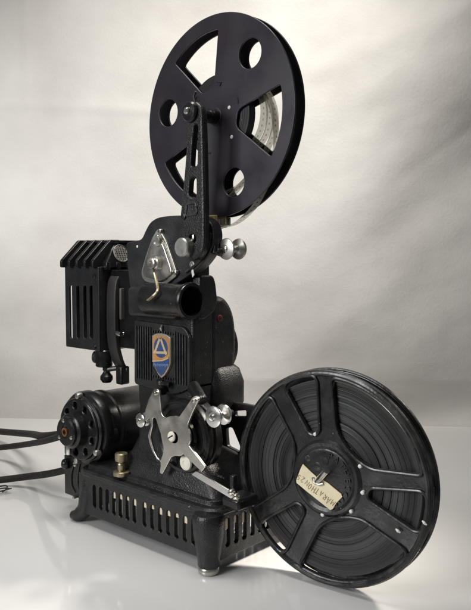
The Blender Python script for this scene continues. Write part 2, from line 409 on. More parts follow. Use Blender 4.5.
# hood to the right of the lens
hood = rnd([(.36, 2.42), (.52, 2.5), (.56, 2.6), (.53, 2.8), (.49, 2.87), (.3, 2.87), (.3, 2.42)], .04)
b.plate(hood, (), y=.7, t=.35, bev=.02, axis='X')
b.build('gear_case', CRACKLE, body, 40)
b = MB()
pr_ = smooth([(.5, 1.5), (.5, 2.0), (.5, 2.45), (.56, 2.62), (.68, 2.64), (.8, 2.55), (.88, 2.38), (.9, 2.1), (.88, 1.9), (.93, 1.75), (.93, 1.55), (.8, 1.42), (.6, 1.42)], 6)
b.plate(pr_, (), y=.66, t=.6, bev=.06, axis='X')
sh = b.build('side_housing', CRACKLE, pj, 40)
b = MB(); b.loft([(.3, .70, .5, .97, .1, 1.42), (.3, .735, .5, 1.0, .12, 1.5), (.3, .735, .5, 1.0, .12, 1.72), (.3, .69, .52, .96, .1, 1.86), (.3, .64, .55, .9, .1, 1.92)]); b.build('housing_foot', CRACKLE, sh, 50)
p = onX(220, 318, .665); b = MB(); b.cyl((p.x-.01, p.y, p.z), (1, 0, 0), .034, .014, .002, 20); ho = b.build('oil_hole', REDP, sh)
b = MB(); b.cyl((p.x+.003, p.y, p.z-.002), (1, 0, 0), .026, .004, .001, 20); b.build('bore', DARK, ho)
b = MB(); b.lathe([(0, 0), (.33, 0), (.35, .02), (.35, .07), (.33, .09), (.3, .09), (0, .08)], (.23, .93, 2.08), (0, 1, 0), 56)
fw = b.build('flywheel', SMOOTHB, pj)

# ---- ribbed gate cover with badge
gy = .2
out = rnd(P([(134, 320), (184, 327), (189.5, 336), (189.5, 389), (174, 395), (134, 384)], gy), [.03, .05, .12, .08, .08, .05])
b = MB(); b.plate(out, (), y=gy, t=.06, bev=.014)
cover = b.build('gate_cover', GREYB, pj)
b = MB()
xs = P([(137, 350), (186, 350)], gy); x0, x1 = xs[0][0], xs[1][0]
nr = 21
bx0, bx1 = .1, .41
for k in range(nr):
    x = x0+(x1-x0)*k/(nr-1)
    zt, zb = 2.315-.06*max(0, (x-.35)/.3), 1.745+(.01 if x > .4 else 0)
    if abs(x-.255) < .16:
        b.box((x-.0085, gy-.017, 2.255), (x+.0085, gy+.01, zt-.03), .004, 1); b.box((x-.0085, gy-.017, zb+.04), (x+.0085, gy+.01, 1.81), .004, 1)
    else: b.box((x-.0085, gy-.017, zb), (x+.0085, gy+.01, zt), .004, 1)
b.build('rib', GREYB, cover)
bpy.data.objects['rib']['kind'] = 'stuff'
# shield badge
def shield(k):
    pts = [(-.14, .205), (-.075, .232), (0, .24), (.075, .232), (.14, .205), (.14, -.06), (.105, -.125), (.05, -.195), (0, -.23), (-.05, -.195), (-.105, -.125), (-.14, -.06)]
    return [(.255+x*k, 2.025+z*k) for x, z in pts]
b = MB(); b.plate(shield(1.0), (), y=gy-.032, t=.034, bev=.005); badge = b.build('badge', SILVERP, cover)
b = MB(); b.plate(shield(.9), (), y=gy-.036, t=.006, bev=.001); b.build('orange_field', ORANGE, badge)
bc = (.255, 2.115)
b = MB(); b.plate(circle(bc, .105, 40), (), y=gy-.040, t=.006, bev=.001); b.build('blue_disc', BLUE, badge)
b = MB()
low = [(.132, 1.962), (.2, 1.972), (.29, 1.985), (.378, 2.02), (.378, 1.965), (.345, 1.91), (.3, 1.852), (.255, 1.822), (.21, 1.852), (.162, 1.91), (.132, 1.955)]
b.plate(low, (), y=gy-.0405, t=.006, bev=.001); b.build('blue_field', BLUE, badge)
b = MB()
for q0, q1 in (((.255, 2.225), (.165, 2.05)), ((.255, 2.225), (.345, 2.05))):
    d = (Vector(q1)-Vector(q0)).normalized(); w = Vector((-d.y, d.x))*.014
    b.plate([tuple(Vector(q0)+w), tuple(Vector(q1)+w), tuple(Vector(q1)-w), tuple(Vector(q0)-w)], (), y=gy-.0445, t=.005, bev=.0008)
b.plate([(.15, 2.045), (.36, 2.06), (.36, 2.085), (.15, 2.07)], (), y=gy-.0455, t=.005, bev=.0008)
b.plate([(.132, 1.955), (.2, 1.965), (.29, 1.978), (.378, 2.013), (.378, 2.028), (.29, 1.993), (.2, 1.98), (.132, 1.97)], (), y=gy-.045, t=.005, bev=.0008)
b.build('emblem', mat('ivory_enamel', (.52, .41, .25), .45, cvar=.3, cscale=150), badge)
b = MB(); b.add(text_mesh('Pathescope', .052, .002, .25), side_mx(.257, gy-.042, 1.938, R(6))); b.build('lettering', PALEBLUE, badge)
# cover catch
p = onY(165, 383, gy)
b = MB(); b.cyl((p.x-.02, gy, p.z), NY, .035, .05, .008, 20); b.tube([(p.x-.02, gy-.035, p.z), (p.x+.06, gy-.05, p.z+.005), (p.x+.12, gy-.04, p.z+.0)], [.02, .024, .032], 10)
ct = b.build('catch', SMOOTHB, cover); screw('screw', (p.x-.03, gy-.045, p.z), .022, .012, BRASS, ct)
p = onY(162.5, 328, gy); b = MB(); b.tube([(p.x, gy-.005, p.z+.03), (p.x+.004, gy-.025, p.z), (p.x+.006, gy-.02, p.z-.03)], [.012, .016, .008], 8); b.build('hook', DULL, cover)

# ---- lens housing and lens
b = MB()
hx = P([(131, 288), (178, 292), (178, 322), (134, 319)], .16)
b.box((-.25, .13, 2.42), (.5, .5, 2.735), .05, 4)
lh = b.build('lens_housing', GREYB, pj, 40)
b = MB(); lc = (.1, 2.625)
b.lathe([(0, -.64), (.15, -.64), (.165, -.62), (.165, -.06), (.178, -.05), (.185, -.03), (.185, 0), (.178, .012), (.15, .012), (.146, 0), (.143, -.3), (0, -.3)], (.775, lc[0], lc[1]), (1, 0, 0), 56)
ln = b.build('lens_barrel', SMOOTHB, pj)
b = MB(); b.lathe([(.143, 0), (.12, .016), (.08, .028), (.04, .034), (0, .036)], (.56, lc[0], lc[1]), (1, 0, 0), 40); b.build('lens', GLASS, ln)

# ---- upper side plate (housing of the feed mechanism)
uy = .2
out = P([(126, 243), (141.5, 239.5), (145, 231), (149.5, 222.5), (157, 217.5), (168, 215.8), (190, 215), (203, 216.5), (210.5, 222), (214, 232), (213.5, 243), (209, 255), (200, 267), (184, 279.5), (165, 290), (130, 288), (127.5, 270)], uy)
out = rnd(out, [.04, .05, .12, .12, .15, .15, .2, .2, .15, .15, .15, .2, .2, .2, .1, .02, .1])
b = MB(); b.plate(out, (), y=uy, t=.13, bev=.012)
up_ = b.build('side_plate', GREYB, pj)
p = onY(137.5, 246.5, uy); b = MB(); b.cyl((p.x, uy, p.z), NY, .014, .006, .001, 14); b.build('pin', WHITE, up_)
b = MB(); ed = smooth(P([(214.6, 234), (211.5, 249), (203, 263), (190, 273.5)], uy-.001), 5, False)
b.tube([(x-.05, uy-.002, z+.012) for x, z in ed], .016, 8); b.build('raised_edge', SMOOTHB, up_)
# teardrop footage counter plate
ry = uy
def tri(k, dx=0, dz=0):
    pts = P([(160.3, 227.5), (169, 243), (177.5, 268), (179, 275.5), (165.5, 286.5), (146, 281), (142.8, 274), (147, 258), (153.5, 239)], ry)
    cxx = sum(p[0] for p in pts)/len(pts); czz = sum(p[1] for p in pts)/len(pts)
    return rnd([(cxx+(x-cxx)*k+dx, czz+(z-czz)*k+dz) for x, z in pts], .05)
b = MB(); b.plate(tri(1.0), (), y=ry-.03, t=.032, bev=.006); tp = b.build('crank_plate', DULL, pj)
b = MB(); b.plate(tri(.84, 0, .0), (), y=ry-.055, t=.03, bev=.014); b.build('inner_plate', NICKEL, tp)
for px, py in ((160.3, 231), (145.6, 273.5), (175.8, 272.5)):
    p = onY(px, py, ry-.03); screw('screw', p, .024, .02, NICKEL, tp)
p = onY(157.5, 241, ry-.06); b = MB(); b.lathe([(.055, -.02), (.055, .02), (.045, .028), (.03, .028), (.024, .02), (0, .02)], p, NY, 24); b.build('bearing', DULL, tp)
p = onY(158, 263, ry-.05); b = MB(); b.lathe([(.07, 0), (.07, .06), (.055, .07), (.055, .1), (.045, .105), (.022, .105), (.02, .07), (0, .07)], p, NY, 28); b.build('crank_hub', NICKEL, tp)
b = MB(); pts = [tuple(onY(px, py, y)) for px, py, y in ((153, 268, .09), (155, 276, .05), (157, 285, -.02), (157.3, 291, -.09), (153, 296, -.12), (148, 300, -.13))]
b.tube(smooth(pts, 4, False), .015, 10, flat=.6); b.tube([pts[-2], pts[-1]], [.02, .026], 10, flat=.5)
b.build('crank_lever', BRASS, tp)

# milled knob, hole and chipped spot on the plate
p = onY(191, 247.5, uy-.03); b = MB(); b.lathe([(.07, -.03), (.07, .02), (.088, .03), (.095, .045), (.095, .13), (.085, .142), (0, .145)], p, NY, 32); b.build('knob', DULL, pj)
p = onY(192.3, 264.5, uy); b = MB(); b.lathe([(.034, -.01), (.034, .006), (.02, .008), (.016, .002), (0, .002)], p, NY, 18); b.build('oil_cup', NICKEL, up_)
b = MB(); pts = P([(191.5, 268), (193.5, 270), (194.5, 275), (192.5, 277.5), (191.5, 272)], uy); b.plate(pts, (), y=uy-.003, t=.005, bev=.001); b.build('paint_chip', WHITE, up_)

# ---- feed arm
ay = .11
L_ = P([(186.4, 112), (186.0, 106), (189, 101.8), (194, 100.5), (199, 103), (201, 110)], ay)
outer = P([(187, 111), (187.5, 105), (191, 101.3), (196, 101.5), (200.5, 106), (202, 114), (203, 140), (204, 180), (204.5, 218), (204.8, 243), (202, 254), (196, 259.5), (190, 259), (186.5, 252), (181.5, 222), (180, 216), (182.3, 195), (184.5, 170), (186.8, 140), (187.5, 122)], ay)
outer = rnd(outer, .06, 3)
h1 = rnd(P([(194, 124), (197.3, 125), (197.5, 140), (196.8, 166), (190.5, 167), (191.5, 150), (193, 132)], ay), .03)
h2 = rnd(P([(189.5, 178), (196, 177), (196, 196), (193, 199), (188.3, 196)], ay), .04)
h3 = circle(P([(192, 239)], ay)[0], .05, 20)
b = MB(); b.plate(outer, (h1, h2, h3), y=ay, t=.075, bev=.014)
arm = b.build('feed_arm', CRACKLE, pj)
b = MB(); rp = smooth(P([(202.5, 118), (203.6, 160), (204.3, 218), (204.2, 243), (201, 254), (195.5, 258.5)], ay), 5, False)
b.tube([(x, ay-.012, z) for x, z in rp], .022, 8)
rp = rnd(P([(187, 204), (196, 203), (197, 214), (186, 216)], ay), .02)
b.tube([(x, ay-.004, z) for x, z in rp], .012, 6, closed=True)
b.build('stiffening_rib', CRACKLE, arm)
b = MB(); p = onY(192.5, 237, ay+.06); b.lathe([(.05, 0), (.05, .03), (.03, .035), (.02, .01), (0, .01)], p, NY, 20); b.build('pivot_bush', DULL, arm)
p = onY(182.8, 216.5, ay); b = MB(); b.cyl((p.x+.02, ay, p.z), NY, .03, .02, .006, 16); b.build('stop_pin', SMOOTHB, arm)
bossx, bossz = .772, 4.451
b = MB(); b.lathe([(0, .05), (.035, .05), (.04, .045), (.085, .04), (.1, .025), (.1, -.03), (.07, -.06), (.05, -.08), (.05, -.25), (.075, -.26), (.075, -.33), (0, -.33)], (bossx, ay, bossz), NY, 36)
sp_ = b.build('feed_spindle', SMOOTHB, arm)
b = MB(); b.lathe([(.034, .04), (.034, .06), (.02, .072), (0, .072)], (bossx-.005, ay, bossz+.005), NY, 18); b.build('screw', STEEL, arm)
# latch spring that stands up behind the boss
b = MB(); b.tube([(bossx+.0, ay+.06, bossz+.09), (bossx-.01, ay+.05, bossz+.16), (bossx+.015, ay+.05, bossz+.2)], .014, 8); b.build('latch', SMOOTHB, arm)

# ---- guide rollers
def spool(name, p0, gap, r, core, m, parent, hub=DARK):
    b = MB(); p0 = Vector(p0)
    b.lathe([(0, -.004), (r*.35, -.004), (r*.4, -.012), (r*.8, -.006), (r*.97, .0), (r, .012), (r*.93, .026), (r*.5, .035), (core, .045), (core, gap-.045), (r*.5, gap-.035), (r*.93, gap-.026), (r, gap-.012), (r*.95, gap), (r*.5, gap), (0, gap)], p0, (0, 1, 0), 40)
    o = b.build(name, m, parent)
    screw('screw', p0+Vector((0, -.006, 0)), r*.26, .016, STEEL, o)
    return o
p = onY(225.5, 249, .3); spool('guide_roller', p, .2, .105, .035, DULL, pj)
b = MB(); b.tube([onY(216, 243, .26), onY(214.5, 252, .25), onY(219, 252, .28), onY(224, 250, .3)], [.03, .04, .045, .03], 12); b.build('roller_bracket', SMOOTHB, pj)
p = onY(213, 417, .05); spool('guide_roller', p, .16, .105, .035, STEEL, pj)
b = MB(); b.cyl((p.x, .2, p.z), (0, 1, 0), .03, .12, .004, 16); b.tube([(p.x, .27, p.z), (p.x-.2, .3, p.z-.03), (p.x-.5, .35, p.z-.1)], .05, 10); b.build('roller_bracket', SMOOTHB, pj)
p = onY(140, 420.5, .04); spool('guide_roller', p, .1, .075, .03, STEEL, pj)
b = MB(); b.cyl((p.x, .13, p.z), (0, 1, 0), .025, .2, .004, 16); b.build('roller_pin', SMOOTHB, pj)

# brass film guide under the feed reel
g0 = onY(213, 221, .48); b = MB()
b.box((g0.x-.02, .40, g0.z-.07), (g0.x+.09, .6, g0.z+.055), .012)
b.tube([(g0.x+.02, .5, g0.z-.03), (g0.x-.03, .45, g0.z-.2), (g0.x-.06, .4, g0.z-.32)], .02, 8)
b.build('film_guide', mat('gold_lacquer', (.62, .5, .28), .4, .35, cvar=.3, cscale=150), pj)
b = MB(); b.box((g0.x+.09, .455, g0.z-.05), (g0.x+.11, .585, g0.z+.02), .006); b.box((g0.x+.11, .48, g0.z-.045), (g0.x+.17, .5, g0.z+.03), .006); b.box((g0.x+.11, .545, g0.z-.045), (g0.x+.17, .565, g0.z+.03), .006)
b.build('guide_clip', NICKEL, bpy.data.objects['film_guide'])

# ---- sprocket drum and star shaped shoe plate
b = MB(); dc = onY(180, 437, .13)
b.lathe([(0, 0), (.2, 0), (.22, .02), (.3, .02), (.33, .0), (.36, .005), (.385, .03), (.39, .06), (.385, .09), (.36, .1), (.36, .13), (.385, .14), (.385, .22), (.3, .24), (0, .24)], (dc.x, .13, dc.z), (0, 1, 0), 64)
drum = b.build('sprocket_drum', SMOOTHB, pj)
cy_ = .03
def X(pts): return [(120+a/5.8875, 380+c/5.89) for a, c in pts]
star = X([(190, 72), (200, 56), (216, 52), (230, 66), (234, 100), (243, 190), (252, 212), (270, 222), (296, 212), (325, 210), (347, 216), (372, 180), (400, 140), (424, 104), (440, 93), (456, 100), (462, 118), (452, 140), (425, 195), (398, 262), (400, 285), (412, 320), (414, 362), (405, 385), (503, 512), (480, 542), (370, 436), (352, 450), (320, 448), (300, 456), (275, 505), (248, 556), (232, 548), (238, 505), (236, 480), (214, 466), (188, 420), (171, 370), (163, 330), (168, 305), (176, 285), (180, 262), (172, 225), (150, 245), (143, 235), (147, 180), (165, 120)])
star = [p for i, p in enumerate(star)]
win = X([(192, 222), (206, 222), (214, 240), (224, 275), (238, 315), (248, 370), (256, 405), (250, 440), (238, 474), (222, 462), (200, 420), (186, 372), (178, 330), (184, 300), (192, 270)])
b = MB(); b.plate(rnd(P(star, cy_), .012, 3), (rnd(P(win, cy_), .02, 3),), y=cy_, t=.028, bev=.006)
cp = b.build('star_plate', NICKEL, pj)
for px, py, r in ((155.5, 393, .024), (194.5, 400.5, .026), (172, 436.5, .052)):
    p = onY(px, py, cy_); b_ = screw('screw', p, r, .025, CREAM if r > .05 else NICKEL, cp)
b = MB(); p = onY(176, 438, cy_); b.cyl((p.x-.03, cy_+.0, p.z), (0, 1, 0), .07, .1, .01, 24); b.build('pivot', SMOOTHB, cp)
p = onY(184.8, 463, .09); b = MB(); b.lathe([(0, .0), (.02, .0), (.024, .006), (.055, .008), (.075, -.002), (.08, -.02), (.06, -.03), (.03, -.035), (.03, -.1)], p, NY, 32); b.build('ivory_button', CREAM, pj)
b = MB(); strip = P([(191, 474.5), (196, 471), (236, 494), (231, 499)], .02); b.plate(rnd(strip, .02), (), y=.02, t=.02, bev=.004)
fl = b.build('film_deflector', STEEL, pj)
for px, py in ((231.5, 492), (236, 496.5)):
    p = onY(px, py, .0); screw('screw', p, .03, .03, NICKEL, fl)
b = MB(); p = onY(231, 486, .06); b.box((p.x-.02, .06, p.z-.2), (p.x+.03, .12, p.z+.1), .01); b.build('deflector_bracket', SMOOTHB, fl)
b = MB(); b.box((p.x-.12, .05, .68), (p.x+.1, .35, .79), .03, 3); b.build('deflector_foot', SMOOTHB, pj)

# shoulder castings that carry the star plate
for px0, py0, px1, py1, r in ((155.5, 392, 160, 386, .075), (195, 401, 192, 392, .085)):
    b = MB(); p = onY(px0, py0, .06); q = onY(px1, py1, .2)
    b.tube([p, (p.x, .15, p.z), (q.x-.03, .25, q.z+.04)], [r*.5, r*.7, r*.8], 16); b.build('boss', CRACKLE, body)

# ---- take-up arm (triangular casting, reaches behind the big reel)
w1 = rnd(P([(235.5, 411), (247, 410), (247, 416), (236, 416)], .78), .02)
w2 = rnd(P([(226.5, 428), (233, 427), (241, 446), (240, 452), (228, 446)], .78), .03)
ta = rnd(P([(205, 394), (226, 401), (245, 403.5), (262, 407)], .78)+[(2.12, 1.16), (2.2, 1.03), (2.1, .9)]+P([(262, 474), (240, 466), (205, 470)], .78), .05)
b = MB(); b.plate(ta, (w1, w2), y=.76, t=.06, bev=.014)
tarm = b.build('take_up_arm', CRACKLE, pj)
b = MB(); b.cyl((2.108, .8, 1.031), NY, .06, .18, .01, 24); b.build('take_up_spindle', DULL, tarm)

# ---- lamphouse
ly = .3; lx0, lx1, lz0, lz1 = -1.62, -.955, 1.955, 2.935
lsl = [slot(onY(px, 312, ly).x, onY(px, 339, ly).z, onY(px, 285, ly).z, .062) for px in (70.8, 77.8, 84.8, 91)]
b = MB()
b.plate(rnd([(lx0, lz0), (lx1, lz0), (lx1, lz1), (lx0, lz1)], .015), lsl, y=ly, t=.03, bev=.006)
b.plate(rnd([(lx0, lz0), (lx1, lz0), (lx1, lz1), (lx0, lz1)], .015), (), y=1.22, t=.03, bev=.006)
b.plate([(ly+.032, lz0), (1.218, lz0), (1.218, lz1), (ly+.032, lz1)], (), y=lx1-.002, t=.03, bev=.004, axis='X')
b.plate([(ly+.032, lz0), (1.218, lz0), (1.218, lz1), (ly+.032, lz1)], [slot(.36+.13*k, lz0+.06, lz1-.12, .085) for k in range(1)], y=lx0+.032, t=.03, bev=.004, axis='X')
lamp = b.build('lamphouse', GREYB, pj)
p = onY(94, 276, ly); screw('screw', p, .03, .015, SMOOTHB, lamp)
p = onY(95.5, 347, ly); screw('screw', p, .02, .02, SMOOTHB, lamp)
b = MB(); b.lathe([(0, 0), (.13, .0), (.15, .03), (.15, .2), (.13, .23), (.12, .3), (.17, .45), (.18, .6), (.15, .78), (.08, .85), (0, .86)], (-1.25, .85, 2.0), (0, 0, 1), 28); b.build('lamp_bulb', mat('lamp_socket_and_glass', (.3, .29, .27), .25), lamp)
# roof: sloping fins on the long side, plain slope with a wire mesh eye on the other
b = MB()
rx0, rx1, ry0, ry1, rz0, rz1 = lx0-.02, lx1+.06, ly-.06, 1.28, 2.93, 3.235
b.loft([(rx0+.03, rx1-.01, ly+.06, ry1-.05, .03, rz0), (rx0+.06, rx1-.01, ly+.08, ry1-.06, .03, rz0+.06), (rx0+.17, rx1-.09, ly+.26, ry1-.2, .03, rz1-.02)])
b.loft([(rx0+.14, rx1-.07, ly+.2, ry1-.16, .03, rz1-.02), (rx0+.14, rx1-.07, ly+.2, ry1-.16, .03, rz1+.005), (rx0+.17, rx1-.1, ly+.23, ry1-.2, .03, rz1+.012)])
roof = b.build('roof', MOTORB, lamp)
b = MB()
for k in range(5):
    x = rx0+.03+(lx1-rx0-.03)*k/4.3; sh_ = .0
    fp = [(ry0, rz0-.01), (ry0, rz0+.075), (ly+.2, rz1+.015), (ly+.34, rz1+.015), (ly+.2, rz0-.01)]
    b.plate(rnd(fp, .02), (), y=x+.022, t=.05, bev=.012, axis='X')
b.build('fin', SMOOTHB, roof)
bpy.data.objects['fin']['kind'] = 'stuff'
b = MB(); xs_ = [(.5, 0), (.64, 0), (.78, 0), (.95, 0)]
for yy in (.4, .55, .7, .88):
    b.box((lx1-.01, yy-.03, rz0-.03), (lx1+.06, yy+.03, rz0+.06), .012)
b.build('roof_tab', SMOOTHB, roof)
# mesh eye on the sloping end (sloping plane: x = a + (z-rz0)*k)
mz, my = 3.085, .615
nrm = Vector((.94, 0, .35)).normalized()
pc = Vector((lx1+.012, my, mz))
b = MB(); b.lathe([(0, 0), (.1, 0), (.112, .012), (.104, .02), (.1, .012), (0, .012)], pc, nrm, 32); eye = b.build('mesh_eye', mat('grey_wire_gauze', (.24, .23, .21), .6, cvar=.3, cscale=200), roof)
tq = nrm.to_track_quat('Z', 'Y').to_matrix()
b = MB()
for i in range(-4, 5):
    for j in range(-4, 5):
        u, v = (i+.5*(j % 2))*.026, j*.023
        if u*u+v*v < .0085:
            b.cyl(pc+nrm*.012+tq @ Vector((u, v, 0)), nrm, .0085, .004, .0005, 8)
b.build('perforation', DARK, eye)
bpy.data.objects['perforation']['kind'] = 'stuff'
# curved hinge bracket standing before the front of the lamphouse
bk = [onX(px, py, -.8) for px, py in ((127, 272), (121, 273.5), (116, 278), (113.8, 288), (113.2, 305), (113.2, 325), (114.5, 345), (118.5, 361), (123, 370), (124.5, 380))]
b = MB(); pts = smooth([tuple(v) for v in bk], 5, False)
inner_ = [(p[1], p[2]) for p in pts]
poly = inner_+[(q[0]+.045+.02*math.sin(i/len(inner_)*3), q[1]-(.05 if i < 12 else 0)) for i, q in reversed(list(enumerate(inner_)))]
b.plate(poly, (), y=-.77, t=.16, bev=.012, axis='X')
br = b.build('hinge_bracket', mat('worn_grey_bracket', (.032, .03, .029), .4, bump=.2, bscale=500, cvar=.3, speck=.03), pj)
b = MB(); b.box((-.93, .45, 2.0), (-.28, 1.1, 2.9), .02); b.build('lamp_tunnel', MOTORB, pj)
b = MB(); b.box((-.85, onX(122, 372, -.8).y-.06, onX(122, 384, -.8).z), (-.74, onX(122, 372, -.8).y+.07, onX(122, 366, -.8).z), .02); b.build('bracket_tab', SMOOTHB, br)
p = onX(122, 334, -.6); b = MB(); b.cyl((p.x-.1, p.y, p.z), (1, -.2, 0), .028, .12, .006, 16); b.cyl((p.x-.08, p.y, p.z), (1, .6, 0), .02, .08, .003, 12); b.build('thumb_screw', STEEL, br)
p = onX(124, 302, -.7); b = MB(); b.box((p.x-.02, p.y-.06, p.z-.2), (p.x+.02, p.y+.12, p.z+.16), .01); b.build('shutter_plate', mat('stained_grey_plate', (.07, .068, .06), .5, cvar=.4), br)
# focusing knobs below the lamphouse
b = MB(); p = onY(104, 358, .42); b.lathe([(0, .0), (.09, .0), (.1, .01), (.1, .19), (.09, .2), (0, .2)], (p.x, p.y, p.z-.1), (0, 0, 1), 28); kn = b.build('lamp_socket', SMOOTHB, lamp)
p = onY(97.5, 357, .38); b = MB(); b.lathe([(0, -.07), (.04, -.06), (.07, -.03), (.08, 0), (.07, .04), (.03, .06), (0, .06)], p, (-.9, -.4, 0), 24); b.build('adjusting_knob', RUBBER, lamp)
p = onY(106.5, 376, .42); b = MB(); b.lathe([(0, -.085), (.05, -.075), (.075, -.04), (.075, .0), (.05, .03), (.035, .06), (.045, .07), (.045, .12), (.02, .125), (.02, .2), (0, .2)], p, (0, 0, 1), 24); b.tube([(p.x+.02, p.y, p.z+.08), (p.x+.12, p.y+.05, p.z+.1), (p.x+.24, p.y+.12, p.z+.09)], .03, 10)
b.build('adjusting_knob', SMOOTHB, lamp)

# ================================================================== FEED REEL (top)
uc = Vector((.772, .452, 4.451))
ur = thing('film_reel', 'smooth flat-disc black film reel held high on the arm, loose grey film inside', 'film reel', uc, 0, 'film reels on the projector')
def usector(a):
    pts = []
    for k in range(13): an = R(a-23+46*k/12); pts.append((.85*math.cos(an), .85*math.sin(an)))
    for an, r in ((a+16, .3), (a-16, .3)): pts.append((r*math.cos(R(an)), r*math.sin(R(an))))
    rr = [.05]+[0]*11+[.05]+[.06, .06]
    return [(uc.x+x, uc.z+z) for x, z in rnd(pts, rr)]
uh = [usector(a) for a in (110.5, -9.5, -129.5)]+[circle((uc.x+.705*math.cos(R(a)), uc.z+.705*math.sin(R(a))), .142, 36) for a in (50, 170, -70)]
rim = circle((uc.x, uc.z), 1.0, 128)
b = MB(); b.plate(rim, uh, y=uc.y, t=.022, bev=.006); b.build('front_disc', PURPLE, ur)
b = MB(); b.plate(rim, uh, y=uc.y+.135, t=.022, bev=.006); b.build('back_disc', MOTORB, ur)
b = MB(); b.lathe([(.3, 0), (.3, .112)], (uc.x, uc.y+.022, uc.z), (0, 1, 0), 64); b.lathe([(.42, .012), (.42, .1), (.3, .1)], (uc.x, uc.y+.022, uc.z), (0, 1, 0), 64); b.lathe([(.3, .012), (.42, .012)], (uc.x, uc.y+.022, uc.z), (0, 1, 0), 64)
b.build('film_roll', FILMROLL, ur)
b = MB(); b.lathe([(.09, .0), (.09, .012), (.07, .016), (.05, .016), (.045, .0), (0, 0)], (uc.x, uc.y, uc.z), NY, 32); b.build('hub', PURPLE, ur)
b = MB()                                  # small punched tabs round the hub
for px, py, s_ in (((219, 82.5), 0, 0), ((238, 101), 0, 0), ((208, 152), 0, 0), ((197, 98), 0, 0)):
    pass
for pts in ([(217, 81.5), (221.5, 82.5), (220, 86)], [(237.5, 97.5), (238.5, 103.5)], [(206.5, 150), (207, 153), (211, 153)], [(196, 99), (197.5, 96), (199, 101)]):
    w = [(x, uc.y-.0015, z) for x, z in P(pts, uc.y)]; b = MB(); b.tube(w, .007, 6); b.build('punched_tab', DARK, ur)
# chipped bright spots
b = MB()
for px, py in ((229, 107.5), (231.5, 137)):
    p = onY(px, py, uc.y-.002); b = MB(); b.lathe([(.02, -.003), (.016, .003), (0, .004)], p, NY, 8); b.build('paint_chip', WHITE, ur)
def strip(pts, name, parent, y0=.482, y1=.58, step=.055):
    """a ribbon of film on edge: pts in (x,z)"""
    pts = smooth(pts, 10, False); t = bmesh.new(); uvl = t.loops.layers.uv.new('UVMap'); s_ = 0; rows = []
    for i, p in enumerate(pts):
        if i: s_ += (Vector(p)-Vector(pts[i-1])).length
        rows.append((t.verts.new((p[0], y0, p[1])), t.verts.new((p[0], y1, p[1])), s_/step))
    for A, B in zip(rows, rows[1:]):
        f = t.faces.new((A[0], B[0], B[1], A[1]))
        for lp, uvv in zip(f.loops, ((A[2], 0), (B[2], 0), (B[2], 1), (A[2], 1))): lp[uvl].uv = uvv
    for f in t.faces: f.smooth = True
    me = bpy.data.meshes.new(name); t.to_mesh(me); t.free(); me.transform(Matrix.Scale(S, 4))
    return finish(name, me, STRIP, parent)
def pol(lst): return [(uc.x+r*math.cos(R(a)), uc.z+r*math.sin(R(a))) for a, r in lst]
strip(pol([(60, .42), (35, .46), (10, .55), (-10, .56), (-30, .53), (-60, .47), (-90, .44)]), 'film_strip', ur)
strip(pol([(60, .44), (38, .5), (14, .6), (-6, .64), (-24, .63), (-48, .55), (-80, .5)]), 'film_strip', ur)
strip(pol([(70, .44), (40, .52), (15, .64), (-5, .71), (-22, .72), (-45, .7), (-62, .72), (-80, .8)]), 'film_strip', ur)
strip(P([(256, 82), (270, 104), (275.5, 130), (275, 152), (268, 178), (258, 200), (247, 214), (234, 224), (220, 228), (215, 230)], .52), 'film_strip', ur)
strip(P([(247, 178), (238, 186), (230, 190), (222, 194), (214, 200)], .52), 'film_strip', ur)

# ================================================================== TAKE-UP REEL (right)
lrz = R(5.775)
lc0 = Vector((2.108, .539, 1.031))
lr = thing('film_reel', 'spoked black steel film reel full of film with torn paper label on its hub', 'film reel', lc0, lrz, 'film reels on the projector')
rt = Matrix.Translation(lc0) @ Matrix.Rotation(lrz, 4, 'Z')
class LB(MB):                                         # shapes given in the reel's own frame (x, y, z from its hub)
    def build(s, name, m, parent=None, ang=32):
        s.bm.transform(rt); return super().build(name, m, parent, ang)
def rot(pts, a):
    c, s_ = math.cos(R(a)), math.sin(R(a)); return [(u*c-v*s_, u*s_+v*c) for u, v in pts]
def narrow(a):
    pts = [(.43, -.04), (.88, -.165), (.925, -.15), (.94, -.06), (.94, .06), (.925, .15), (.88, .165), (.43, .04)]
    return rot(rnd(pts, [.05, .03, .03, 0, 0, .03, .03, .05]), a)
def wide(a):
    pts = []
    for k in range(17): an = R(-37+74*k/16); pts.append((.925*math.cos(an), .925*math.sin(an)))
    pts += [(.42, .22), (.385, .09), (.38, 0), (.385, -.09), (.42, -.22)]
    return rot(rnd(pts, [.07]+[0]*15+[.07, .12, .05, 0, .05, .12]), a)
wins = [narrow(a) for a in (109, -8, -131)]+[wide(a) for a in (50, 170, -70)]
